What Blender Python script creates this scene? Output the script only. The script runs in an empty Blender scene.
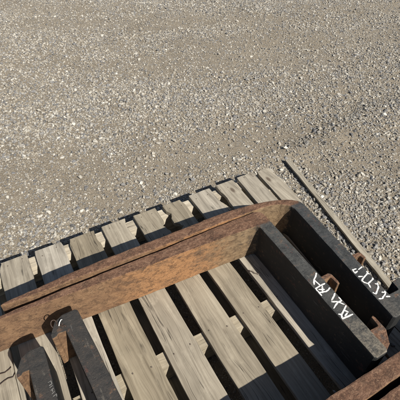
import bpy, bmesh, math, random
import numpy as np
from mathutils import Vector, Matrix, noise

random.seed(7)
rng = np.random.default_rng(11)
scene = bpy.context.scene
COL = scene.collection

# ------------------------------------------------------------------ camera
D = 0.125                      # top of the pallet deck above the ground
HC = 1.19 + D                  # camera height
F = 398.22                     # focal length in photo pixels (400 px wide)
RM = np.array([[0.999886326, 0.0150776509, 0.0],
               [0.0102386157, -0.678981881, 0.73408363],
               [0.0110682567, -0.734000183, -0.679059073]])   # columns: right, down, forward
cam_d = bpy.data.cameras.new('camera')
cam = bpy.data.objects.new('camera', cam_d)
COL.objects.link(cam)
cam_d.sensor_width = 36.0
cam_d.lens = F / 400 * 36.0
cam_d.clip_start = 0.02
cam_d.clip_end = 2000
mw = Matrix.Identity(4)
for i in range(3):
    mw[i][0] = RM[i, 0]; mw[i][1] = -RM[i, 1]; mw[i][2] = -RM[i, 2]
mw.translation = Vector((0, 0, HC))
cam.matrix_world = mw
scene.camera = cam

# ------------------------------------------------------------------ light
YAW = math.radians(29.7132)
U = np.array([math.cos(YAW), math.sin(YAW)])       # across the deck boards
V = np.array([-math.sin(YAW), math.cos(YAW)])      # along the deck boards
sun_h = 0.25 * U - 1.12 * V
sun_vec = Vector((sun_h[0], sun_h[1], 1.0)).normalized()
sun_el = math.asin(sun_vec.z)
sun_az = math.atan2(sun_vec.x, sun_vec.y)
world = bpy.data.worlds.new('World')
scene.world = world
world.use_nodes = True
wn = world.node_tree
sky = wn.nodes.new('ShaderNodeTexSky')
sky.sky_type = 'NISHITA'
sky.sun_disc = False
sky.sun_elevation = sun_el
sky.sun_rotation = sun_az
bg = wn.nodes['Background']
bg.inputs['Strength'].default_value = 0.05
wn.links.new(sky.outputs[0], bg.inputs['Color'])
sd = bpy.data.lights.new('sun', 'SUN')
sd.energy = 5.0
sd.angle = math.radians(0.5)
sd.color = (1.0, 0.945, 0.845)
so = bpy.data.objects.new('sun', sd)
so.rotation_euler = sun_vec.to_track_quat('Z', 'Y').to_euler()
so.location = (3, -3, 6)
COL.objects.link(so)
scene.view_settings.view_transform = 'Standard'
scene.view_settings.look = 'None'
scene.view_settings.exposure = 0.4
scene.view_settings.gamma = 1.0
scene.view_settings.use_curve_mapping = False


# ------------------------------------------------------------------ helpers
def unproject(px, py, z):
    """photo pixel -> world point on the horizontal plane at height z"""
    d = RM @ np.array([px - 200.0, py - 200.0, F])
    t = (z - HC) / d[2]
    return np.array([0, 0, HC]) + t * d


def uv_of(px, py, z):
    q = unproject(px, py, z)[:2]
    return float(q @ U), float(q @ V)


def tag(o, label=None, cat=None, group=None, kind=None):
    if label: o['label'] = label
    if cat: o['category'] = cat
    if group: o['group'] = group
    if kind: o['kind'] = kind
    return o


def empty(name, loc, rz=0.0):
    o = bpy.data.objects.new(name, None)
    COL.objects.link(o)
    o.location = loc
    o.rotation_euler = (0, 0, rz)
    o.empty_display_size = 0.1
    return o


def link_mesh(name, me, mat, parent=None):
    o = bpy.data.objects.new(name, me)
    COL.objects.link(o)
    if mat is not None and not me.materials:
        me.materials.append(mat)
    o.parent = parent
    return o


def bm_obj(name, bm, mat, parent=None, smooth=False):
    bmesh.ops.recalc_face_normals(bm, faces=bm.faces)
    me = bpy.data.meshes.new(name)
    bm.to_mesh(me)
    bm.free()
    if smooth:
        for p in me.polygons: p.use_smooth = True
    return link_mesh(name, me, mat, parent)


def uvw(u, v, z):
    q = u * U + v * V
    return Vector((q[0], q[1], z))


# ------------------------------------------------------------------ materials
class Nodes:
    def __init__(self, name):
        self.m = bpy.data.materials.new(name)
        self.m.use_nodes = True
        self.t = self.m.node_tree
        self.b = self.t.nodes['Principled BSDF']
        self.tc = self.t.nodes.new('ShaderNodeTexCoord')
        self.oi = self.t.nodes.new('ShaderNodeObjectInfo')

    def link(self, a, b): self.t.links.new(a, b)

    def val(self, x, sock):
        if isinstance(x, (int, float)): sock.default_value = x
        elif isinstance(x, tuple): sock.default_value = x if len(x) != 3 or sock.type == 'VECTOR' else (*x, 1)
        else: self.link(x, sock)

    def math(self, op, a, b=0.0, clamp=False):
        n = self.t.nodes.new('ShaderNodeMath'); n.operation = op; n.use_clamp = clamp
        self.val(a, n.inputs[0]); self.val(b, n.inputs[1])
        return n.outputs[0]

    def mapping(self, vec, scale=(1, 1, 1), loc=(0, 0, 0)):
        n = self.t.nodes.new('ShaderNodeMapping')
        self.link(vec, n.inputs['Vector'])
        n.inputs['Scale'].default_value = scale
        if isinstance(loc, tuple): n.inputs['Location'].default_value = loc
        else: self.link(loc, n.inputs['Location'])
        return n.outputs[0]

    def noise(self, vec, scale, detail=4, rough=0.55, dist=0.0):
        n = self.t.nodes.new('ShaderNodeTexNoise')
        self.link(vec, n.inputs['Vector'])
        n.inputs['Scale'].default_value = scale
        n.inputs['Detail'].default_value = detail
        n.inputs['Roughness'].default_value = rough
        n.inputs['Distortion'].default_value = dist
        return n.outputs['Fac']

    def voronoi(self, vec, scale, out='Distance', feature='F1'):
        n = self.t.nodes.new('ShaderNodeTexVoronoi')
        n.feature = feature
        self.link(vec, n.inputs['Vector'])
        n.inputs['Scale'].default_value = scale
        return n.outputs[out]

    def ramp(self, fac, stops, interp='LINEAR'):
        n = self.t.nodes.new('ShaderNodeValToRGB')
        self.link(fac, n.inputs[0])
        cr = n.color_ramp
        cr.interpolation = interp
        while len(cr.elements) < len(stops): cr.elements.new(0.5)
        for e, (p, c) in zip(cr.elements, stops):
            e.position = p
            e.color = (*c, 1) if isinstance(c, tuple) else (c, c, c, 1)
        return n.outputs[0]

    def mix(self, fac, a, b, mode='MIX'):
        n = self.t.nodes.new('ShaderNodeMix'); n.data_type = 'RGBA'; n.blend_type = mode
        self.val(fac, n.inputs[0]); self.val(a, n.inputs[6]); self.val(b, n.inputs[7])
        return n.outputs[2]

    def step(self, x, lo, hi):
        n = self.t.nodes.new('ShaderNodeMapRange'); n.interpolation_type = 'SMOOTHSTEP'
        self.val(x, n.inputs[0])
        n.inputs[1].default_value = lo; n.inputs[2].default_value = hi
        return n.outputs[0]

    def sep(self, vec):
        n = self.t.nodes.new('ShaderNodeSeparateXYZ'); self.link(vec, n.inputs[0]); return n.outputs

    def bump(self, height, strength=0.3, dist=0.01, normal=None):
        n = self.t.nodes.new('ShaderNodeBump')
        n.inputs['Strength'].default_value = strength
        n.inputs['Distance'].default_value = dist
        self.link(height, n.inputs['Height'])
        if normal is not None: self.link(normal, n.inputs['Normal'])
        return n.outputs[0]

    def finish(self, color, rough=0.8, normal=None, spec=None, metal=0.0):
        self.val(color, self.b.inputs['Base Color'])
        self.val(rough, self.b.inputs['Roughness'])
        self.val(metal, self.b.inputs['Metallic'])
        if spec is not None: self.val(spec, self.b.inputs['Specular IOR Level'])
        if normal is not None: self.link(normal, self.b.inputs['Normal'])
        return self.m


def wood_material(name, dark, mid, light, grey=0.35):
    """weathered sawn softwood; grain runs along local X"""
    n = Nodes(name)
    off = n.t.nodes.new('ShaderNodeCombineXYZ')
    r = n.oi.outputs['Random']
    n.link(n.math('MULTIPLY', r, 31.0), off.inputs[0])
    n.link(n.math('MULTIPLY', r, 17.0), off.inputs[1])
    add = n.t.nodes.new('ShaderNodeVectorMath'); add.operation = 'ADD'
    n.link(n.tc.outputs['Object'], add.inputs[0]); n.link(off.outputs[0], add.inputs[1])
    p = add.outputs[0]
    # wavy grain
    warp = n.noise(n.mapping(p, (3, 9, 9)), 1.0, 2)
    wv = n.t.nodes.new('ShaderNodeCombineXYZ')
    n.link(n.math('MULTIPLY', warp, 0.05), wv.inputs[1])
    ad2 = n.t.nodes.new('ShaderNodeVectorMath'); ad2.operation = 'ADD'
    n.link(p, ad2.inputs[0]); n.link(wv.outputs[0], ad2.inputs[1])
    g = ad2.outputs[0]
    grain = n.noise(n.mapping(g, (2.2, 70, 70)), 1.0, 5, 0.6)
    fine = n.noise(n.mapping(g, (9, 420, 420)), 1.0, 3, 0.6)
    blotch = n.noise(n.mapping(p, (4, 9, 9)), 1.0, 4, 0.6)
    blotch2 = n.noise(n.mapping(p, (14, 26, 26)), 1.0, 4, 0.65)
    saw = n.noise(n.mapping(p, (160, 3, 3), (0, 0, 0)), 1.0, 2)
    c = n.ramp(grain, [(0.27, dark), (0.5, mid), (0.73, light)])
    c = n.mix(n.math('MULTIPLY', n.step(blotch, 0.38, 0.68), 0.65), c, tuple(x * 0.62 for x in mid))
    c = n.mix(n.math('MULTIPLY', n.step(blotch2, 0.52, 0.75), 0.55), c, light)
    c = n.mix(n.math('MULTIPLY', n.step(fine, 0.50, 0.68), 0.28), c, tuple(x * 0.4 for x in dark))
    c = n.mix(n.math('MULTIPLY', n.step(saw, 0.5, 0.7), 0.12), c, tuple(x * 0.7 for x in mid))
    # grey weathering differs from board to board
    gm = n.math('MULTIPLY', n.math('ADD', n.math('MULTIPLY', r, 0.8), 0.1), grey * 1.6, True)
    hs = n.t.nodes.new('ShaderNodeHueSaturation')
    n.link(c, hs.inputs['Color']); n.link(n.math('SUBTRACT', 1.0, gm), hs.inputs['Saturation'])
    n.link(n.math('ADD', n.math('MULTIPLY', r, 0.34), 0.80), hs.inputs['Value'])
    c = hs.outputs[0]
    # drying cracks and knots
    crack = n.noise(n.mapping(g, (1.6, 46, 46), (5.3, 2.1, 0.7)), 1.0, 2, 0.5)
    crk = n.math('SUBTRACT', 1.0, n.step(n.math('ABSOLUTE', n.math('SUBTRACT', crack, 0.5)), 0.0, 0.014))
    crk = n.math('MULTIPLY', crk, n.step(blotch, 0.46, 0.58))
    c = n.mix(n.math('MULTIPLY', crk, 0.85), c, (0.03, 0.024, 0.02))
    smear = n.math('MULTIPLY', n.step(n.noise(n.mapping(g, (3.5, 24, 24), (9.1, 3.3, 0)), 1.0, 6, 0.7), 0.54, 0.72), 0.55)
    c = n.mix(smear, c, (0.105, 0.09, 0.07))
    kd = n.voronoi(n.mapping(p, (5.0, 11, 4)), 1.0)
    knot = n.math('SUBTRACT', 1.0, n.step(kd, 0.05, 0.13))
    c = n.mix(n.math('MULTIPLY', knot, 0.75), c, (0.07, 0.045, 0.03))
    speck = n.voronoi(n.mapping(p, (60, 90, 60)), 1.0)
    spm = n.math('MULTIPLY', n.math('SUBTRACT', 1.0, n.step(speck, 0.04, 0.2)), n.step(blotch2, 0.5, 0.66))
    c = n.mix(n.math('MULTIPLY', spm, 0.4), c, (0.05, 0.042, 0.035))
    h = n.math('ADD', n.math('MULTIPLY', grain, 0.7), n.math('MULTIPLY', fine, 0.35))
    h = n.math('SUBTRACT', h, n.math('MULTIPLY', crk, 0.8))
    return n.finish(c, 0.88, n.bump(h, 0.5, 0.0035), 0.25)


def steel_material(name, mode, yth=0.06, worn=0.0, dust_lit_c=(0.098, 0.098, 0.092)):
    """mode 'fork': black paint on the shank, bare rust on the blade (fork-local coordinates);
       'rust' and 'paint' force one of them"""
    n = Nodes(name)
    p = n.tc.outputs['Object']
    ra = n.math('MULTIPLY', n.oi.outputs['Random'], 3.0)
    x, y, z = n.sep(p)
    geo = n.t.nodes.new('ShaderNodeNewGeometry')
    nz = n.sep(geo.outputs['Normal'])[2]
    big = n.noise(n.mapping(p, (5, 9, 11)), 1.0, 4, 0.6)
    med = n.noise(n.mapping(p, (26, 40, 44)), 1.0, 8, 0.72)
    fin = n.noise(n.mapping(p, (150, 190, 190)), 1.0, 6, 0.78)
    streak = n.noise(n.mapping(p, (24, 70, 60)), 1.0, 7, 0.74, 0.3)
    # rust: purple-brown scale, brown, orange bloom, tan dust
    mixv = n.math('ADD', n.math('MULTIPLY', med, 0.6), n.math('MULTIPLY', big, 0.4))
    rust = n.ramp(mixv, [(0.30, (0.060, 0.038, 0.027)), (0.44, (0.145, 0.083, 0.048)),
                         (0.56, (0.215, 0.127, 0.070)), (0.70, (0.31, 0.195, 0.112))])
    # orange bloom along the middle of the blade's broad face, tan dust toward the heel
    bloom = n.math('MULTIPLY', n.step(n.math('ADD', x, n.math('MULTIPLY', big, 0.25)), 0.20, 0.34),
                   n.math('SUBTRACT', 1.0, n.step(n.math('ADD', x, n.math('MULTIPLY', big, 0.25)), 0.58, 0.78)))
    side = n.math('SUBTRACT', 1.0, n.step(n.math('ABSOLUTE', nz), 0.3, 0.7))
    rust = n.mix(n.math('MULTIPLY', n.math('MULTIPLY', bloom, side), n.math('MULTIPLY', n.step(mixv, 0.38, 0.53), 0.9)), rust, n.ramp(fin, [(0.3, (0.24, 0.125, 0.060)), (0.6, (0.38, 0.195, 0.086))]))
    heel = n.math('SUBTRACT', 1.0, n.step(n.math('ADD', x, n.math('MULTIPLY', med, 0.22)), 0.24, 0.42))
    rust = n.mix(n.math('MULTIPLY', heel, n.math('MULTIPLY', side, 0.8 if mode == 'fork' else 0.0)), rust,
                 n.ramp(streak, [(0.3, (0.10, 0.07, 0.04)), (0.55, (0.24, 0.17, 0.10)), (0.75, (0.34, 0.26, 0.16))]))
    # worn upper edge: dark purplish mill scale
    up = n.step(nz, 0.5, 0.9)
    rust = n.mix(n.math('MULTIPLY', up, 0.85), rust,
                 n.ramp(n.math('ADD', n.math('MULTIPLY', streak, 0.5), n.math('MULTIPLY', fin, 0.5)),
                        [(0.36, (0.042, 0.025, 0.020)), (0.48, (0.135, 0.068, 0.042)), (0.60, (0.26, 0.150, 0.098))]))
    flake = n.math('MULTIPLY', n.step(n.noise(n.mapping(p, (44, 60, 52), (3.1, 0.7, 0.2)), 1.0, 9, 0.8, 0.4), 0.51, 0.63), 0.50)
    rust = n.mix(flake, rust, n.ramp(fin, [(0.35, (0.050, 0.030, 0.022)), (0.65, (0.115, 0.066, 0.042))]))
    pv = n.t.nodes.new('ShaderNodeVectorMath'); pv.operation = 'ADD'
    nv = n.t.nodes.new('ShaderNodeTexNoise'); n.link(p, nv.inputs['Vector']); nv.inputs['Scale'].default_value = 90
    sv = n.t.nodes.new('ShaderNodeVectorMath'); sv.operation = 'SCALE'; n.link(nv.outputs['Color'], sv.inputs[0]); sv.inputs['Scale'].default_value = 0.02
    n.link(p, pv.inputs[0]); n.link(sv.outputs[0], pv.inputs[1])
    pit = n.math('ADD', n.voronoi(pv.outputs[0], 130), n.math('MULTIPLY', n.step(big, 0.62, 0.4), 0.25))
    rust = n.mix(n.math('MULTIPLY', n.math('SUBTRACT', 1.0, n.step(pit, 0.10, 0.28)), 0.5), rust, (0.05, 0.026, 0.018))
    rust = n.mix(n.math('MULTIPLY', n.step(fin, 0.54, 0.66), 0.45), rust, (0.36, 0.245, 0.15))
    gr = n.noise(n.mapping(p, (90, 120, 120), (2.0, 1.0, 0.5)), 1.0, 8, 0.85)
    rust = n.mix(n.math('MULTIPLY', n.step(gr, 0.53, 0.64), 0.40), rust, (0.075, 0.042, 0.028))
    # black paint, scuffed; lit dusty tops and shaded near-black sides set in the colour
    paint = n.ramp(mixv, [(0.32, (0.016, 0.017, 0.018)), (0.68, (0.030, 0.031, 0.031))])
    dust = n.math('MULTIPLY', up, n.step(n.math('ADD', n.math('MULTIPLY', med, 0.55), n.math('MULTIPLY', fin, 0.45)), 0.30, 0.72))
    paint = n.mix(dust, paint, dust_lit_c)
    scuff = n.noise(n.mapping(p, (55, 12, 55)), 1.0, 4, 0.7)
    paint = n.mix(n.math('MULTIPLY', n.step(scuff, 0.60, 0.70), 0.55), paint, (0.14, 0.125, 0.105))
    scr = n.noise(n.mapping(p, (190, 9, 190), (1.7, 0.3, 0)), 1.0, 3, 0.6)
    paint = n.mix(n.math('MULTIPLY', n.step(scr, 0.66, 0.71), 0.5), paint, (0.17, 0.165, 0.155))
    red = n.math('MULTIPLY', n.step(n.noise(n.mapping(p, (34, 22, 34), (0.4, 4.0, 0)), 1.0, 6, 0.75), 0.60, 0.66), 0.6)
    paint = n.mix(red, paint, (0.125, 0.055, 0.042))
    chip = n.math('MULTIPLY', n.step(med, 0.58, 0.66), n.step(fin, 0.42, 0.55))
    paint = n.mix(n.math('MULTIPLY', chip, 0.75), paint, (0.13, 0.085, 0.055))
    wob = n.math('ADD', n.math('MULTIPLY', n.math('SUBTRACT', med, 0.5), 0.16), n.math('MULTIPLY', n.math('SUBTRACT', fin, 0.5), 0.05))
    if mode == 'fork':
        fac = n.math('SUBTRACT', 1.0, n.step(n.math('ADD', y, n.math('MULTIPLY', wob, 0.45)), yth - 0.006, yth + 0.010))
        # the last stretch of the shank's top edge is scraped back to dusty brown
        endw = n.math('MULTIPLY', n.math('MULTIPLY', n.step(n.math('ADD', y, n.math('MULTIPLY', wob, 2.0)), 0.46, 0.60), up), worn)
        paint = n.mix(n.math('MULTIPLY', endw, n.step(n.math('ADD', n.math('MULTIPLY', fin, 0.6), n.math('MULTIPLY', scuff, 0.4)), 0.36, 0.60)), paint,
                      n.ramp(fin, [(0.3, (0.10, 0.085, 0.066)), (0.65, (0.22, 0.192, 0.15))]))
        fac = n.math('MAXIMUM', fac, n.math('MULTIPLY', n.step(med, 0.60, 0.68), 0.5))
    elif mode == 'rust':
        fac = n.math('SUBTRACT', 1.0, n.math('MULTIPLY', n.step(n.noise(p, 30, 4), 0.52, 0.6), 0.55))
    elif mode == 'dark':          # rusty sides, painted and dusty top
        fac = n.math('MAXIMUM', side, n.math('MULTIPLY', n.step(n.noise(p, 40, 4), 0.52, 0.66), 0.6))
    else:
        fac = n.math('MULTIPLY', n.step(n.noise(p, 40, 4), 0.55, 0.66), 0.7)
    c = n.mix(fac, paint, rust)
    rg = n.math('ADD', n.math('MULTIPLY', fac, 0.25), 0.58)
    h = n.math('ADD', n.math('MULTIPLY', med, 0.6), n.math('MULTIPLY', fin, 0.5))
    h = n.math('SUBTRACT', h, n.math('MULTIPLY', n.math('SUBTRACT', 1.0, n.step(pit, 0.08, 0.3)), 0.25))
    h = n.math('ADD', h, n.math('MULTIPLY', n.math('MULTIPLY', flake, fac), 0.5))
    return n.finish(c, rg, n.bump(h, 0.75, 0.005), 0.35)


def stone_material():
    n = Nodes('crushed_stone')
    at = n.t.nodes.new('ShaderNodeAttribute'); at.attribute_name = 'tint'
    t = n.math('FRACT', n.math('ADD', at.outputs['Fac'], n.oi.outputs['Random']))
    c = n.ramp(t, [(0.0, (0.10, 0.10, 0.102)), (0.12, (0.175, 0.176, 0.182)), (0.32, (0.24, 0.232, 0.220)),
                   (0.48, (0.28, 0.255, 0.215)), (0.66, (0.33, 0.30, 0.248)), (0.84, (0.385, 0.365, 0.325)),
                   (0.94, (0.45, 0.43, 0.385)), (1.0, (0.55, 0.53, 0.485))])
    p = n.tc.outputs['Object']
    m = n.noise(p, 90, 4, 0.65)
    c = n.mix(n.math('MULTIPLY', n.step(m, 0.4, 0.75), 0.3), c, (0.29, 0.255, 0.205))
    c = n.mix(n.math('MULTIPLY', n.step(m, 0.62, 0.3), 0.0), c, (0.1, 0.1, 0.1))
    return n.finish(c, 0.85, n.bump(n.noise(p, 220, 3), 0.4, 0.002), 0.3)


def ground_material():
    n = Nodes('packed_gravel_dirt')
    p = n.tc.outputs['Object']
    a = n.noise(p, 0.9, 5, 0.6)
    b = n.noise(p, 7, 5, 0.65)
    e = n.noise(p, 240, 3, 0.7)
    grit = n.voronoi(p, 230, 'Color')
    gv = n.t.nodes.new('ShaderNodeSeparateColor'); n.link(grit, gv.inputs[0])
    gd = n.voronoi(p, 230)
    grit2 = n.voronoi(p, 95, 'Color')
    gv2 = n.t.nodes.new('ShaderNodeSeparateColor'); n.link(grit2, gv2.inputs[0])
    gd2 = n.voronoi(p, 95)
    c = n.ramp(n.math('ADD', n.math('MULTIPLY', a, 0.5), n.math('MULTIPLY', b, 0.5)),
               [(0.34, (0.195, 0.162, 0.120)), (0.52, (0.255, 0.214, 0.160)), (0.68, (0.315, 0.27, 0.205))])
    gc = n.ramp(gv.outputs[0], [(0.0, (0.09, 0.085, 0.08)), (0.4, (0.24, 0.215, 0.18)), (0.75, (0.36, 0.32, 0.26)), (1.0, (0.55, 0.52, 0.45))])
    c = n.mix(n.math('MULTIPLY', n.math('SUBTRACT', 1.0, n.step(gd, 0.35, 0.6)), 0.6), c, gc)
    gc2 = n.ramp(gv2.outputs[0], [(0.0, (0.10, 0.10, 0.10)), (0.45, (0.25, 0.23, 0.20)), (0.8, (0.38, 0.35, 0.30)), (1.0, (0.56, 0.53, 0.47))])
    has = n.math('MULTIPLY', n.math('GREATER_THAN', gv2.outputs[1], 0.55), n.math('SUBTRACT', 1.0, n.step(gd2, 0.30, 0.42)))
    c = n.mix(has, c, gc2)
    h = n.math('ADD', n.math('MULTIPLY', n.math('SUBTRACT', 1.0, gd), 0.5), n.math('MULTIPLY', e, 0.5))
    h = n.math('ADD', h, n.math('MULTIPLY', has, 1.0))
    return n.finish(c, 0.95, n.bump(h, 0.8, 0.006), 0.15)


def plain(name, col, rough=0.7, scale=60, var=0.3, metal=0.0):
    n = Nodes(name)
    q = n.noise(n.tc.outputs['Object'], scale, 4, 0.6)
    c = n.ramp(q, [(0.3, tuple(k * (1 - var) for k in col)), (0.7, tuple(min(1, k * (1 + var)) for k in col))])
    return n.finish(c, rough, n.bump(q, 0.3, 0.002), 0.3, metal)


M_DECK = wood_material('weathered_deck_wood', (0.195, 0.160, 0.110), (0.355, 0.299, 0.212), (0.485, 0.418, 0.305), 0.28)
M_STRINGER = wood_material('stringer_wood', (0.30, 0.25, 0.18), (0.45, 0.385, 0.28), (0.56, 0.49, 0.37), 0.15)
M_LATH = wood_material('lath_wood', (0.26, 0.225, 0.165), (0.40, 0.35, 0.265), (0.50, 0.45, 0.35), 0.3)
M_FORK = steel_material('worn_fork_steel', 'fork', 0.052, 0.0, (0.060, 0.051, 0.044))
M_FORKA = steel_material('worn_fork_steel_outer', 'fork', 0.088, 0.3, (0.078, 0.081, 0.082))
M_FORKB = steel_material('worn_fork_steel_thick', 'fork', 0.066, 1.0)
M_DARK = steel_material('dark_hook_steel', 'dark', dust_lit_c=(0.060, 0.051, 0.044))
M_RUST = steel_material('rusty_hook_steel', 'rust')
M_PAINT = steel_material('painted_hook_steel', 'paint')
M_STONE = stone_material()
M_GROUND = ground_material()
M_NAIL = plain('nail_rust', (0.14, 0.115, 0.095), 0.6, 300)
M_WIRE = plain('dark_wire', (0.05, 0.032, 0.024), 0.55, 200)
M_TAPE = plain('white_tape', (0.62, 0.61, 0.58), 0.6, 200, 0.15)


def marker_material():
    n = Nodes('white_paint_marker')
    p = n.tc.outputs['Object']
    q = n.noise(p, 260, 4, 0.7)
    c = n.ramp(q, [(0.30, (0.30, 0.30, 0.30)), (0.45, (0.66, 0.66, 0.65)), (0.7, (0.82, 0.82, 0.80))])
    sk = n.noise(p, 420, 3, 0.7)
    n.link(n.step(sk, 0.26, 0.34), n.b.inputs['Alpha'])
    return n.finish(c, 0.6, n.bump(q, 0.3, 0.001), 0.3)


M_MARK = marker_material()
M_FAINT = plain('faint_chalk', (0.17, 0.165, 0.155), 0.8, 300, 0.4)

# ------------------------------------------------------------------ ground
PH0, PH1 = -0.07, 1.166          # pallet extent along V
PU0, PU1 = -0.345, 1.05          # and along U


def smooth_noise(x, y):
    return (np.sin(x * 2.1 + 0.4) * np.cos(y * 1.7 - 0.8) * 0.5
            + np.sin(x * 4.9 + y * 3.3 + 1.0) * 0.3 + np.sin(x * 9.7 - y * 8.1 + 2.0) * 0.14
            + np.sin(-x * 17 + y * 13 + 0.5) * 0.06)


def patch(px, py, rx, ry, rot=0.0):
    """an elliptical area on the ground, centred where a photo pixel meets it"""
    c = unproject(px, py, 0)
    return (c[0], c[1], rx, ry, rot)


DIRT = [patch(55, 182, 0.50, 0.22, 0.12), patch(165, 164, 0.45, 0.20, 0.05), patch(262, 140, 0.50, 0.15, 0.25),
        patch(20, 200, 0.20, 0.10), patch(385, 160, 0.30, 0.16, 0.2), patch(310, 145, 0.35, 0.12, 0.3),
        patch(210, 62, 1.0, 0.20, 0.10), patch(300, 40, 1.4, 0.22, 0.16), patch(150, 22, 1.6, 0.22, 0.1), patch(40, 8, 1.0, 0.2),
        patch(395, 8, 0.9, 0.2, 0.1), patch(340, 160, 0.25, 0.07, 0.2)]
DENSE = [patch(350, 128, 0.36, 0.11, 0.55), patch(385, 112, 0.25, 0.10, 0.4), patch(300, 150, 0.2, 0.07, 0.5), patch(340, 215, 0.45, 0.35, -0.9),
         patch(40, 235, 0.30, 0.10, 0.3), patch(185, 100, 0.6, 0.25, 0), patch(60, 120, 0.6, 0.2, 0)]


def field(x, y, plist):
    f = np.zeros_like(x)
    for (cx, cy, rx, ry, a) in plist:
        dx, dy = x - cx, y - cy
        p = (dx * math.cos(a) + dy * math.sin(a)) / rx
        q = (-dx * math.sin(a) + dy * math.cos(a)) / ry
        w = 0.35 * smooth_noise(x * 3 + 5, y * 3)
        f = np.maximum(f, np.clip(1.35 - np.sqrt(p * p + q * q) + w, 0, 1))
    return f


def gheight(x, y):
    u = x * U[0] + y * U[1]
    v = x * V[0] + y * V[1]
    du = np.maximum(np.maximum(PU0 - u, u - PU1), 0)
    dv = np.maximum(np.maximum(PH0 - v, v - PH1), 0)
    d = np.clip(np.sqrt(du * du + dv * dv) / 0.25, 0, 1)
    h = 0.010 * smooth_noise(x * 1.1, y * 1.1) + 0.020 * field(x, y, DENSE[:3])
    far = np.clip((np.sqrt(x * x + y * y) - 12) / 10, 0, 1)
    return h * d * (1 - far) - 0.004 * (1 - d)


def axis(lo, hi, stp, out):
    a = list(np.arange(lo, hi + 1e-6, stp))
    s, q = stp, lo
    while q > -out:
        s *= 1.5; q -= s; a.insert(0, q)
    s, q = stp, hi
    while q < out:
        s *= 1.5; q += s; a.append(q)
    return np.array(a)


gx, gy = axis(-4.2, 4.4, 0.045, 400), axis(-0.6, 6.4, 0.045, 400)
X, Y = np.meshgrid(gx, gy)
Z = gheight(X, Y)
nx, ny = len(gx), len(gy)
verts = np.stack([X.ravel(), Y.ravel(), Z.ravel()], 1)
ii = (np.arange(ny - 1)[:, None] * nx + np.arange(nx - 1)[None]).ravel()
faces = np.stack([ii, ii + 1, ii + 1 + nx, ii + nx], 1)
me = bpy.data.meshes.new('ground')
me.from_pydata(verts.tolist(), [], faces.tolist())
for q in me.polygons: q.use_smooth = True
ground = link_mesh('ground', me, M_GROUND)
tag(ground, 'packed tan gravel lot under the pallet', kind='structure')

# ------------------------------------------------------------------ gravel (stuff)
stone_col = bpy.data.collections.new('stone_shapes')     # sources only, not linked to the scene


def hull_stone(bm, c, r, tint, layer, npts=13, flat=0.62):
    start = set(bm.faces)
    vs = []
    ax = Vector((random.uniform(0.7, 1.25), random.uniform(0.7, 1.1), flat * random.uniform(0.75, 1.2)))
    rot = Matrix.Rotation(random.uniform(0, 6.28), 3, 'Z') @ Matrix.Rotation(random.gauss(0, 0.3), 3, 'X')
    for _ in range(npts):
        d = Vector((random.gauss(0, 1), random.gauss(0, 1), random.gauss(0, 1))).normalized() * random.uniform(0.82, 1.05)
        d = Vector((d.x * ax.x, d.y * ax.y, d.z * ax.z)) * r
        vs.append(bm.verts.new(rot @ d + c))
    res = bmesh.ops.convex_hull(bm, input=vs)
    bad = [g for g in res['geom_interior'] if isinstance(g, bmesh.types.BMVert)]
    bad += [g for g in res['geom_unused'] if isinstance(g, bmesh.types.BMVert)]
    if bad: bmesh.ops.delete(bm, geom=list(set(bad)), context='VERTS')
    for f in bm.faces:
        if f not in start: f[layer] = tint


def stone_object(name, bm):
    me = bpy.data.meshes.new(name)
    bmesh.ops.recalc_face_normals(bm, faces=bm.faces)
    bm.to_mesh(me); bm.free()
    me.materials.append(M_STONE)
    o = bpy.data.objects.new(name, me)
    stone_col.objects.link(o)


NS, NCL = 14, 14
for k in range(NS):                       # single stones of unit radius 1 cm
    bm = bmesh.new(); ly = bm.faces.layers.float.new('tint')
    hull_stone(bm, Vector((0, 0, 0)), 0.01, 0.0, ly, 18, 0.66)
    stone_object('a_stone_%02d' % k, bm)
for k in range(NCL):                      # scatterings of chips about 7 cm in radius
    bm = bmesh.new(); ly = bm.faces.layers.float.new('tint')
    for _ in range(46):
        a, rr = random.uniform(0, 6.283), 0.085 * math.sqrt(random.random())
        r = 0.0022 + 0.0052 * random.random() ** 1.9
        hull_stone(bm, Vector((rr * math.cos(a), rr * math.sin(a), r * 0.15)), r, random.random(), ly, 9)
    stone_object('b_chips_%02d' % k, bm)


def in_view(x, y, margin):
    P = np.stack([x, y, np.full_like(x, -HC)], 1) @ RM     # camera coordinates
    k = P[:, 2] > 0.2
    sx, sy = P[:, 0] / np.maximum(P[:, 2], 0.2) * F, P[:, 1] / np.maximum(P[:, 2], 0.2) * F
    m = margin / np.maximum(P[:, 2], 0.2) * F
    return k & (np.abs(sx) < 200 + m) & (sy > -200 - m * 0.5) & (sy < 200 + m)


def off_pallet(x, y, m):
    u = x * U[0] + y * U[1]; v = x * V[0] + y * V[1]
    return ~((u > PU0 - m) & (u < PU1 + m) & (v > PH0 - m) & (v < PH1 + m))


px_, py_, sc_, ix_, zz_, rt_ = [], [], [], [], [], []


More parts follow.
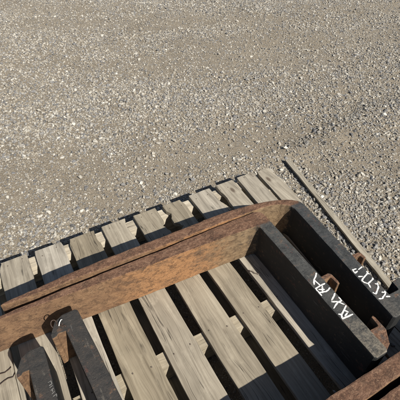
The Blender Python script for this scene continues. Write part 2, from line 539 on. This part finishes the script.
def scatter(dens, rmin, rmax, power, cluster, margin, keep_dirt, pal_m):
    area = 8.6 * 7.0
    N = int(dens * area)
    x = rng.uniform(-4.2, 4.4, N); y = rng.uniform(-0.6, 6.4, N)
    k = in_view(x, y, 0.7) & off_pallet(x, y, pal_m)
    x, y = x[k], y[k]
    dirt = field(x, y, DIRT)
    den = field(x, y, DENSE)
    pr = np.clip(0.62 + 0.22 * smooth_noise(x * 2.3 + 1, y * 2.3) + 0.45 * den, 0.15, 1) * (1 - (1 - keep_dirt) * np.clip(dirt * 1.3, 0, 1))
    k = rng.random(len(x)) < pr
    x, y = x[k], y[k]
    n = len(x)
    r = rmin + (rmax - rmin) * rng.random(n) ** power
    if cluster:
        s = rng.uniform(0.85, 1.15, n); idx = NS + rng.integers(0, NCL, n)
        z = gheight(x, y) + 0.0005
        rot = np.stack([np.zeros(n), np.zeros(n), rng.uniform(0, 6.28, n)], 1)
    else:
        s = r / 0.01; idx = rng.integers(0, NS, n)
        z = gheight(x, y) + r * rng.uniform(-0.05, 0.38, n)
        rot = np.stack([rng.normal(0, 0.35, n), rng.normal(0, 0.35, n), rng.uniform(0, 6.28, n)], 1)
    px_.append(x); py_.append(y); zz_.append(z); sc_.append(s); ix_.append(idx); rt_.append(rot)


scatter(270, 0, 1, 1, True, 0.7, 0.85, 0.03)
scatter(4600, 0.0042, 0.0095, 1.25, False, 0.7, 0.30, 0.008)
scatter(1350, 0.008, 0.0140, 1.6, False, 0.7, 0.20, 0.012)
scatter(60, 0.012, 0.019, 1.8, False, 0.7, 0.25, 0.02)
PX, PY, PZ = map(np.concatenate, (px_, py_, zz_))
SC, IX, RT = np.concatenate(sc_), np.concatenate(ix_), np.concatenate(rt_)
print('gravel instances', len(PX))
me = bpy.data.meshes.new('gravel')
me.vertices.add(len(PX))
me.vertices.foreach_set('co', np.stack([PX, PY, PZ], 1).astype(np.float32).ravel())
me.attributes.new('scl', 'FLOAT', 'POINT').data.foreach_set('value', SC.astype(np.float32))
me.attributes.new('pick', 'INT', 'POINT').data.foreach_set('value', IX.astype(np.int32))
me.attributes.new('rot', 'FLOAT_VECTOR', 'POINT').data.foreach_set('vector', RT.astype(np.float32).ravel())
gravel = link_mesh('gravel', me, M_STONE)
tag(gravel, 'loose crushed grey and tan stone spread over the lot', 'gravel', kind='stuff')
ng = bpy.data.node_groups.new('scatter_stones', 'GeometryNodeTree')
ng.interface.new_socket('Geometry', in_out='INPUT', socket_type='NodeSocketGeometry')
ng.interface.new_socket('Geometry', in_out='OUTPUT', socket_type='NodeSocketGeometry')
gi, go = ng.nodes.new('NodeGroupInput'), ng.nodes.new('NodeGroupOutput')
ci = ng.nodes.new('GeometryNodeCollectionInfo')
ci.inputs['Collection'].default_value = stone_col
ci.inputs['Separate Children'].default_value = True
ci.inputs['Reset Children'].default_value = True
ip = ng.nodes.new('GeometryNodeInstanceOnPoints')
ip.inputs['Pick Instance'].default_value = True


def attr(name, typ):
    a = ng.nodes.new('GeometryNodeInputNamedAttribute')
    a.data_type = typ
    a.inputs['Name'].default_value = name
    return [s for s in a.outputs if s.enabled and s.name == 'Attribute'][0]


er = ng.nodes.new('FunctionNodeEulerToRotation')
ng.links.new(attr('rot', 'FLOAT_VECTOR'), er.inputs[0])
ng.links.new(gi.outputs[0], ip.inputs['Points'])
ng.links.new(ci.outputs[0], ip.inputs['Instance'])
ng.links.new(attr('pick', 'INT'), ip.inputs['Instance Index'])
ng.links.new(er.outputs[0], ip.inputs['Rotation'])
ng.links.new(attr('scl', 'FLOAT'), ip.inputs['Scale'])
ng.links.new(ip.outputs[0], go.inputs[0])
gravel.modifiers.new('stones', 'NODES').node_group = ng

# ------------------------------------------------------------------ pallet
BT = 0.018                                  # board thickness
pallet = empty('wooden_pallet', uvw(0.35, 0.548, 0), YAW)
tag(pallet, 'weathered grey wooden pallet lying on gravel under four steel forks', 'pallet')


def plank_mesh(length, width, thick, seed, seg=36, jitter=0.0008, bites=(), rag=0.003, skew=(0.0, 0.0)):
    """a sawn plank along local X, centred; wavy edges, ragged ends, bites = (x, depth, half width, side)"""
    rs = random.Random(seed)
    ph = [rs.uniform(0, 6.28) for _ in range(8)]
    bm = bmesh.new()
    rows = []
    e_ = [0, .004, .008, .013, .018, .024, .030, .037, .044, .05] + ([.06 + .009 * k for k in range(13)] if length > 1.2 else [])
    eL = e_[-1]
    if length > 0.5:
        inner = [-length / 2 + eL + (length - 2 * eL) * k / seg for k in range(1, seg)]
        xs = [-length / 2 + q for q in e_] + inner + [length / 2 - q for q in e_[::-1]]
        seg = len(xs) - 1
    else:
        xs = [-length / 2 + length * k / seg for k in range(seg + 1)]
    chipd = [rs.choice((0, 0, 0, 0, .002, .004, .010)) for _ in range(4)]
    for i in range(seg + 1):
        x = xs[i]
        row = []
        for j, f in enumerate((-1, -0.34, 0.34, 1)):
            w = f * width / 2
            if abs(f) == 1:
                o = 0 if f < 0 else 4
                w += jitter * (math.sin(x * 9 + ph[o]) + 0.6 * math.sin(x * 31 + ph[o + 1])) + rs.uniform(-1, 1) * jitter * 0.35
                for (bx, bd, bh, side) in bites:
                    if side == f:
                        w -= f * bd * max(0, 1 - ((x - bx) / bh) ** 2) ** 0.6 * rs.uniform(0.62, 1.15)
            if abs(f) == 1 and length > 1.0:
                e = length / 2 - abs(x)
                cd = chipd[(0 if x < 0 else 1) + (0 if f < 0 else 2)]
                w -= f * cd * max(0, 1 - e / (0.014 + 2.4 * cd)) * rs.uniform(0.75, 1.2)
            w += (skew[0] * (1 - f) + skew[1] * (1 + f)) / 2 * x
            xx = x
            if i in (0, seg): xx += rs.uniform(-rag, rag)
            cup = 0.0006 * math.sin(x * 5 + ph[2]) - 0.0006
            row.append((bm.verts.new((xx, w, cup)), bm.verts.new((xx + rs.uniform(-.0008, .0008), w, -thick))))
        rows.append(row)
    for a, b in zip(rows[:-1], rows[1:]):
        for j in range(3):
            bm.faces.new((a[j][0], a[j + 1][0], b[j + 1][0], b[j][0]))
            bm.faces.new((a[j][1], b[j][1], b[j + 1][1], a[j + 1][1]))
        for j in (0, 3):
            bm.faces.new((a[j][0], b[j][0], b[j][1], a[j][1]))
    for row in (rows[0], rows[-1]):
        for j in range(3):
            bm.faces.new((row[j][0], row[j][1], row[j + 1][1], row[j + 1][0]))
    bmesh.ops.recalc_face_normals(bm, faces=bm.faces)
    me = bpy.data.meshes.new('plank')
    bm.to_mesh(me); bm.free()
    return me


def disc_mesh(r, h, n=8):
    bm = bmesh.new()
    bmesh.ops.create_cone(bm, cap_ends=True, segments=n, radius1=r, radius2=r * 0.8, depth=h)
    me = bpy.data.meshes.new('nail'); bm.to_mesh(me); bm.free()
    me.materials.append(M_NAIL)
    return me


NAIL = disc_mesh(0.0027, 0.0014)
BOARDS = [(-0.330, -0.217), (-0.194, -0.091), (-0.064, 0.042), (0.064, 0.174), (0.204, 0.306), (0.342, 0.443), (0.476, 0.568),
          (0.608, 0.714), (0.730, 0.812), (0.827, 0.918), (0.926, 0.988)]
STR_V = [(-0.047, 0.003), (0.523, 0.573), (1.112, 1.162)]
STR_END = [0.935, 0.995, 1.052]
BVC, BLEN = 0.548, PH1 - PH0
BITES = {6: [(0.475, 0.028, 0.022, 1), (0.555, 0.012, 0.020, 1)], 5: [(0.50, 0.014, 0.030, -1)], 8: [(0.53, 0.006, 0.03, 1)],
         4: [(0.565, 0.010, 0.05, -1)], 3: [(0.585, 0.008, 0.04, -1)], 10: [(0.59, 0.012, 0.06, -1)]}
DV = [0, .004, .002, -.001, .003, .0, -.003, .002, .003, .005, -.006]
# children of the pallet live in (u, v) axes; a plank's own X runs along V
for i, (a, b) in enumerate(BOARDS):
    dz = [0, 0, 0.0004, 0, -0.0005, 0.0003, 0, -0.0004, 0.0002, 0, 0][i]
    m = plank_mesh(BLEN, b - a, BT, 100 + i, bites=BITES.get(i, ()), rag=0.0016 if i != 10 else 0.005,
                   skew={10: (-0.11, -0.075), 9: (-0.06, -0.06), 8: (-0.045, -0.03)}.get(i, (0.0, 0.0)))
    o = link_mesh('deck_board', m, M_DECK, pallet)
    o.location = ((a + b) / 2 - 0.35, BVC + DV[i] - 0.548, D + dz)
    o.rotation_euler = (0, 0, math.pi / 2)
    bv = o.modifiers.new('worn_edges', 'BEVEL'); bv.width = 0.0018; bv.segments = 2; bv.limit_method = 'ANGLE'; bv.angle_limit = 0.9
    if i == 6: o['label'] = 'deck board with a broken, bitten edge near its far end'
    for (s0, s1) in STR_V:
        for sgn in (-1, 1):
            nl = bpy.data.objects.new('nail', NAIL)
            COL.objects.link(nl)
            nl.parent = o
            nl.location = ((s0 + s1) / 2 - BVC + random.uniform(-.012, .012), sgn * ((b - a) * 0.27 + random.uniform(-.006, .006)), 0.0001)
for k, (a, b) in enumerate(STR_V):
    sl = STR_END[k] - PU0
    m = plank_mesh(sl, b - a, 0.089, 300 + k, 30, 0.0012)
    o = link_mesh('stringer', m, M_STRINGER, pallet)
    o.location = (PU0 + sl / 2 + 0.004 - 0.35, (a + b) / 2 - 0.548, D - BT - 0.0022)
for k, (a, b) in enumerate([(-0.33, -0.19), (0.10, 0.22), (0.44, 0.56), (0.80, 0.92)]):
    m = plank_mesh(BLEN, b - a, 0.0156, 400 + k)
    o = link_mesh('bottom_board', m, M_DECK, pallet)
    o.location = ((a + b) / 2 - 0.35, 0, 0.0150)
    o.rotation_euler = (0, 0, math.pi / 2)

# ------------------------------------------------------------------ forks
FW = 0.155                                   # width of the fork bar = its height, lying on its side


def bevel_mesh(bm, width, skip=lambda e: False, seg=2):
    es = [e for e in bm.edges if len(e.link_faces) == 2 and e.calc_face_angle(0) > 0.6 and not skip(e)]
    if es: bmesh.ops.bevel(bm, geom=es, offset=width, segments=seg, affect='EDGES', profile=0.6, clamp_overlap=True)


def prism(pts, z0, z1):
    bm = bmesh.new()
    lo = [bm.verts.new((x, y, z0)) for x, y in pts]
    hi = [bm.verts.new((x, y, z1)) for x, y in pts]
    n = len(pts)
    for i in range(n):
        bm.faces.new((lo[i], lo[(i + 1) % n], hi[(i + 1) % n], hi[i]))
    bm.faces.new(hi)
    bm.faces.new(lo[::-1])
    bmesh.ops.recalc_face_normals(bm, faces=bm.faces)
    return bm


def stroke_mesh(strokes, width, z):
    """flat ribbons of marker paint; strokes in local coordinates"""
    bm = bmesh.new()
    rs = random.Random(5)
    lift = 0.0
    for st in strokes:
        pts = []
        for a, b in zip(st[:-1], st[1:]):
            for t in (0, 0.25, 0.5, 0.75):
                pts.append(Vector(a).lerp(Vector(b), t))
        pts.append(Vector(st[-1]))
        pr = None
        lift += 0.00006
        for i, p in enumerate(pts):
            d = (pts[min(i + 1, len(pts) - 1)] - pts[max(i - 1, 0)])
            d = d.normalized() if d.length > 1e-9 else Vector((1, 0))
            nrm = Vector((-d.y, d.x))
            taper = 0.55 if i in (0, len(pts) - 1) else 1.0
            w = width * taper * rs.uniform(0.8, 1.15) / 2
            j = Vector((rs.uniform(-1, 1), rs.uniform(-1, 1))) * width * 0.08
            a = bm.verts.new((*(p + nrm * w + j), z + lift)); b = bm.verts.new((*(p - nrm * w + j), z + lift))
            if pr: bm.faces.new((pr[0], pr[1], b, a))
            pr = (a, b)
    for f in bm.faces:
        if f.normal.z < 0: f.normal_flip()
    me = bpy.data.meshes.new('lettering')
    bm.normal_update()
    bmesh.ops.recalc_face_normals(bm, faces=bm.faces)
    bm.to_mesh(me); bm.free()
    return me


def make_fork(label, origin_uv, flip, ts, t0, slope, length, shank, hooks, seed, lean=0.0, mat=None, heel=(0.03, 0.03), fil=(0.014, 0.014), tip=0.02, under=(9.0, 0.0)):
    """local X along the blade, local Y up the shank; the fork lies on its side on the deck"""
    rs = random.Random(seed)
    root = empty('lift_fork', uvw(origin_uv[0], origin_uv[1], D + 0.0008), YAW + (math.pi if flip else 0))
    tag(root, label, 'lift fork', 'forks lying on the pallet')
    t = lambda x: max(t0 - slope * x, 0.011)
    mat = mat or M_FORK
    lx = lambda y: lean * (y - yS) / (shank - yS)
    rx, ry = heel
    und = lambda x: under[1] * max(0.0, x - under[0]) ** 2
    yS = max(t(ts) + fil[1], ry) + 0.006
    pts = [(0, yS)]
    nh = 7 if rx < 0.1 else 14
    for k in range(nh):
        a = math.pi + k / (nh - 1) * math.pi / 2
        pts.append((rx + rx * math.cos(a), ry + ry * math.sin(a)))
    N = 44
    y0_ = und(length - tip); tt = t(length) - y0_
    for k in range(1, N):
        x = rx + (length - tip - rx) * k / N
        pts.append((x, und(x) + rs.uniform(-.0009, .0009) + 0.0010 * math.sin(x * 14 + seed) + 0.0006 * math.sin(x * 47 + seed)))
    for k in range(7):
        a = -math.pi / 2 + k / 6 * math.pi
        pts.append((length - tip + tip * math.cos(a), y0_ + tt / 2 + tt / 2 * math.sin(a)))
    fx, fy = fil
    for k in range(1, N):
        x = length - tip - (length - tip - ts - fx) * k / N
        pts.append((x, t(x) + rs.uniform(-.0009, .0009) + 0.001 * math.sin(x * 11 + seed)))
    for k in range(7):
        a = -math.pi / 2 - k / 6 * math.pi / 2
        pts.append((ts + fx + fx * math.cos(a), t(ts) + fy + fy * math.sin(a)))
    if pts[-1][1] < yS - 1e-5: pts.append((ts, yS))
    else:
        yS = pts[-1][1]; pts[0] = (0, yS)
    bm = prism(pts, 0, FW)
    onseam = lambda e: all(abs(v.co.y - yS) < 1e-4 and -0.001 < v.co.x < ts + 0.001 for v in e.verts)
    bevel_mesh(bm, 0.0042, onseam)
    bm_obj('blade', bm, mat, root)
    c = 0.007
    sp = [(0, yS + 0.0004)]
    sp += [(ts, yS + 0.0004)]
    n2 = 14
    for k in range(1, n2):
        y = yS + (shank - c - yS) * k / n2
        sp.append((ts + rs.uniform(-.0006, .0006), y))
    sp += [(ts, shank - c), (ts - c, shank), (c, shank), (0, shank - c)]
    for k in range(n2 - 1, 0, -1):
        y = yS + (shank - c - yS) * k / n2
        sp.append((rs.uniform(-.0006, .0006), y))
    sp = [(x + lx(y), y) for x, y in sp]
    bm = prism(sp, 0, FW)
    ys2 = yS + 0.0004
    bevel_mesh(bm, 0.0042, lambda e: all(abs(v.co.y - ys2) < 1e-4 for v in e.verts))
    sh = bm_obj('shank', bm, mat, root)
    for (y0, side, proj, base, lip, lt, hmat) in hooks:
        # side +1: the lip turns up the shank (lower hook); -1: it turns back toward the heel (upper hook)
        s = side
        if s > 0:
            prof = [(0.0045, y0), (-proj * 0.78, y0), (-proj, y0 + 0.008)]
        else:
            prof = [(0.0045, y0), (-proj * 0.42, y0 - 0.010), (-proj, y0 - 0.046)]
        prof += [(-proj - 0.001, y0 + s * (base + lip * 0.7)),
                 (-proj + 0.001, y0 + s * (base + lip)), (-proj + lt - 0.001, y0 + s * (base + lip - 0.002)),
                 (-proj + lt + 0.001, y0 + s * (base + 0.003)), (-proj + lt + 0.004, y0 + s * base), (0.0045, y0 + s * (base + 0.002))]
        if s < 0: prof = prof[::-1]
        prof = [(x + lx(y), y) for x, y in prof]
        bm = prism(prof, 0.003, FW - 0.0009)
        bevel_mesh(bm, 0.0020, lambda e: all(abs(v.co.x - lx(v.co.y) - 0.0045) < 0.002 for v in e.verts))
        bm_obj('hook', bm, hmat, root)
    return root, sh


def to_local(root_uv, flip, px, py):
    u, v = uv_of(px, py, D + FW)
    du, dv = u - root_uv[0], v - root_uv[1]
    return (-du, -dv) if flip else (du, dv)


OA, OB, OC, OD = (0.891, 0.871), (0.724, 0.818), (-0.004, 0.136), (-0.155, 0.0735)
fa, fa_s = make_fork('outer fork of the lettered pair, black shank beside the loose wooden lath', OA, True, 0.048, 0.050, 0.022, 1.080, 0.614,
                     [(0.379, 1, 0.034, 0.012, 0.020, 0.010, M_RUST), (0.599, -1, 0.076, 0.050, 0.032, 0.034, M_PAINT)], 1, 0.038, M_FORKA,
                     (0.36, 0.105), (0.11, 0.060), 0.07, (0.80, 0.24))
fb, fb_s = make_fork('inner fork of the lettered pair, orange rusted blade face, black shank over the deck boards', OB, True, 0.051, 0.066, 0.056, 1.08, 0.622,
                     [(0.343, 1, 0.036, 0.014, 0.034, 0.009, M_RUST), (0.618, -1, 0.043, 0.064, 0.032, 0.010, M_RUST)], 2, 0.010, M_FORKB, under=(0.75, 0.03))
fc, fc_s = make_fork('dark fork with a wire loop on its hook, inner one of the unlettered pair', OC, False, 0.053, 0.049, 0.004, 1.08, 0.599,
                     [(0.215, 1, 0.036, 0.016, 0.018, 0.009, M_RUST), (0.596, -1, 0.039, 0.052, 0.008, 0.014, M_DARK)], 3, -0.042)
fd, fd_s = make_fork('dark fork nested outside the wire-looped one, two drawn wire shadows on the board beside its hook', OD, False, 0.048, 0.049, 0.004, 1.08, 0.595,
                     [(0.215, 1, 0.036, 0.016, 0.018, 0.009, M_RUST), (0.592, -1, 0.031, 0.050, 0.008, 0.012, M_DARK)], 4)

# white marker scrawl, traced where it stands on the two shanks
W1 = lambda x, y: (310 + x * 0.06, 268 + y * 0.06)
W2 = lambda x, y: (332 + x * 0.08, 290 + y * 0.08)
W3 = lambda x, y: (350 + x * 0.06, 262 + y * 0.06)
W4 = lambda x, y: (368 + x * 0.07, 276 + y * 0.07)
SB = [(W1, [(122, 72), (92, 140), (68, 200), (74, 280)]), (W1, [(68, 200), (112, 240), (168, 290)]), (W1, [(245, 262), (165, 300), (98, 345), (118, 410), (190, 470)]),
      (W1, [(145, 360), (245, 362)]), (W1, [(348, 322), (300, 370), (268, 395), (130, 425)]), (W1, [(200, 300), (215, 420)]),
      (W2, [(48, 34), (20, 85), (-6, 135)]), (W2, [(88, 85), (114, 140), (70, 158), (24, 230)]), (W2, [(-8, 150), (60, 148), (152, 188)]),
      (W2, [(188, 186), (150, 250), (122, 312), (130, 362), (258, 308)]), (W2, [(76, 304), (132, 312)]), (W2, [(150, 258), (204, 284)]), (W2, [(160, 330), (190, 290)])]
SA = [(W3, [(46, 130), (108, 114)]), (W3, [(58, 124), (96, 182), (132, 148)]), (W3, [(136, 134), (180, 95), (236, 62)]), (W3, [(150, 238), (215, 240)]),
      (W3, [(200, 304), (245, 245), (286, 190), (290, 148)]), (W3, [(205, 300), (250, 335), (305, 358)]), (W3, [(286, 188), (328, 206)]),
      (W4, [(98, 6), (55, 55), (8, 106), (48, 168)]), (W4, [(88, 118), (148, 130)]), (W4, [(152, 86), (140, 170), (122, 256), (66, 238)]),
      (W4, [(252, 206), (236, 265), (208, 322), (150, 330)]), (W4, [(186, 240), (252, 240)]), (W4, [(246, 302), (330, 288)])]
for fork, org, st in ((fb, OB, SB), (fa, OA, SA)):
    ts_, ln_, ys_, sh_ = (0.051, 0.010, 0.083, 0.622) if fork is fb else (0.048, 0.038, 0.116, 0.614)
    loc = []
    for w_, s in st:
        row = []
        for a, b in s:
            x, y = to_local(org, True, *w_(a, b))
            o_ = ln_ * (y - ys_) / (sh_ - ys_)
            k_ = o_ + ts_ / 2
            x = k_ + (x - k_) * (1.1 if fork is fb else 1.3)
            row.append((min(max(x, o_ + 0.0045), o_ + ts_ - 0.0045), y))
        loc.append(row)
    o = link_mesh('paint_lettering', stroke_mesh(loc, 0.0050, FW + 0.0003), M_MARK, fb_s if fork is fb else fa_s)
    o['label'] = 'hand-scrawled white paint marker lettering'
# faint stamped-looking scrawl on the left fork
SD = [[(48, 383), (51, 381), (52, 384), (49, 386)], [(49.5, 388), (53, 385.5)], [(50.5, 391), (54, 388)], [(52, 389.5), (53, 392)],
      [(52, 394.5), (55, 391)], [(53, 397), (56.5, 394), (57, 397)]]
loc = [[to_local(OD, False, a, b) for a, b in s] for s in SD]
o = link_mesh('stamped_mark', stroke_mesh(loc, 0.0022, FW + 0.0004), M_FAINT, fd_s)

# ------------------------------------------------------------------ loose things


def tube_mesh(name, pts, r, n=6, closed=False):
    bm = bmesh.new()
    P = [Vector(p) for p in pts]
    rings = []
    N = len(P)
    for i, p in enumerate(P):
        a = P[(i - 1) % N] if closed or i > 0 else p
        b = P[(i + 1) % N] if closed or i < N - 1 else p
        d = (b - a).normalized()
        s = d.orthogonal().normalized() if not rings else (last - d * last.dot(d)).normalized()
        last = s
        q = d.cross(s)
        rings.append([bm.verts.new(p + (s * math.cos(k * 6.2832 / n) + q * math.sin(k * 6.2832 / n)) * r) for k in range(n)])
    rng_ = range(N) if closed else range(N - 1)
    for i in rng_:
        A, B = rings[i], rings[(i + 1) % N]
        for k in range(n):
            bm.faces.new((A[k], A[(k + 1) % n], B[(k + 1) % n], B[k]))
    if not closed:
        bm.faces.new(rings[0]); bm.faces.new(rings[-1][::-1])
    bmesh.ops.recalc_face_normals(bm, faces=bm.faces)
    me = bpy.data.meshes.new(name); bm.to_mesh(me); bm.free()
    for p in me.polygons: p.use_smooth = True
    return me


# wooden lath on the gravel beside the pallet
p0, p1 = unproject(288, 160, 0.02), unproject(400, 297.5, 0.02)
dirv = (p1 - p0) / np.linalg.norm(p1 - p0)
L = 1.12
mid = p0 + dirv * L / 2
lath = link_mesh('wooden_lath', plank_mesh(L, 0.027, 0.010, 77, 24, 0.0012, rag=0.006), M_LATH)
lath.location = (mid[0], mid[1], 0.022)
lath.rotation_euler = (0, 0.0, math.atan2(dirv[1], dirv[0]))
tag(lath, 'thin pale wooden lath lying on the gravel beside the pallet', 'wood strip')

# wire loop twisted on the dark fork's hook
cu, cv = uv_of(55.5, 325.0, D + FW - 0.002)
lp = empty('wire_loop', uvw(cu, cv, D + FW - 0.002), YAW)
tag(lp, 'small dark wire loop with a white tie on the dark fork hook', 'wire loop')
ring = [(0.008 * math.cos(a) - 0.003, 0.010 * math.sin(a) + 0.003, 0.004 + 0.005 * math.sin(a)) for a in [k * 6.2832 / 18 for k in range(18)]]
link_mesh('loop', tube_mesh('loop', ring, 0.0017, 6, True), M_WIRE, lp)
tl = [(0.010 + 0.003 * k, -0.010 - 0.002 * k + 0.002 * math.sin(k * 2), 0.004) for k in range(6)]
link_mesh('twisted_tail', tube_mesh('twisted_tail', tl, 0.0018), M_WIRE, lp)
link_mesh('white_tie', tube_mesh('white_tie', [(0.008, -0.012, 0.006), (0.012, -0.004, 0.009), (0.018, 0.003, 0.009), (0.021, 0.004, 0.006)], 0.0017), M_TAPE, lp)

# thin dark tubes stand for a wire's shadow on the left board
for k, (lab, pix) in enumerate([('thin dark wire shadow drawn curving over the pale board, the straighter of two', [(-6, 376), (0, 374), (5, 372.5), (9, 369.5), (11, 367)]),
                                ('thin dark wire shadow drawn with a forked bend on the pale board', [(-8, 389), (0, 384.5), (4, 381), (8, 378.5), (13, 377), (15, 373)])]):
    q = [unproject(a, b, D + 0.0026) for a, b in pix]
    base = Vector(q[0])
    o = link_mesh('wire_shadow', tube_mesh('wire_shadow', [Vector(x) - base + Vector((0, 0, 0.0006 * (i % 2))) for i, x in enumerate(q)], 0.0013), M_WIRE)
    o.location = base
    tag(o, lab, 'wire')

# bent rusty nail on the board
q = [unproject(a, b, D + 0.003) for a, b in [(250, 271), (252.5, 271.6), (254.5, 273.2), (257, 273.6), (259, 274.6)]]
base = Vector(q[0])
bn = empty('bent_nail', base)
tag(bn, 'bent rusty nail lying on the deck board next to the lettered inner fork', 'nail')
link_mesh('nail_shaft', tube_mesh('nail_shaft', [Vector(x) - base for x in q], 0.0022), M_NAIL, bn)
hd = link_mesh('nail_head', disc_mesh(0.0045, 0.002, 10), None, bn)
hd.location = (0, 0, 0.001); hd.rotation_euler = (0, 1.2, 0.5)

# splinter wedged between two deck boards at the back
u0, v0 = 0.728, 1.055
sp = link_mesh('wood_splinter', plank_mesh(0.085, 0.026, 0.008, 55, 10, 0.003, rag=0.012), M_STRINGER)
c = uvw(u0, v0, D - 0.022)
sp.location = c
sp.rotation_euler = (0.35, 0.12, YAW + math.pi / 2 + 0.18)
tag(sp, 'pale splinter of wood caught in the gap between two deck boards', 'splinter')

# small pebbles kicked up onto the deck
for k, (lab, px, py, r) in enumerate([('small pale pebble on a deck board against the brown fork blade', 334.5, 391.5, 0.006),
                                      ('little grey pebble on the deck near the end of the lettered inner fork', 393, 345, 0.008)]):
    bm = bmesh.new(); ly = bm.faces.layers.float.new('tint')
    hull_stone(bm, Vector((0, 0, 0)), r, 0.5 + 0.3 * k, ly, 18, 0.7)
    o = bm_obj('pebble', bm, M_STONE)
    o.location = Vector(unproject(px, py, D + r * 0.6))
    tag(o, lab, 'pebble')
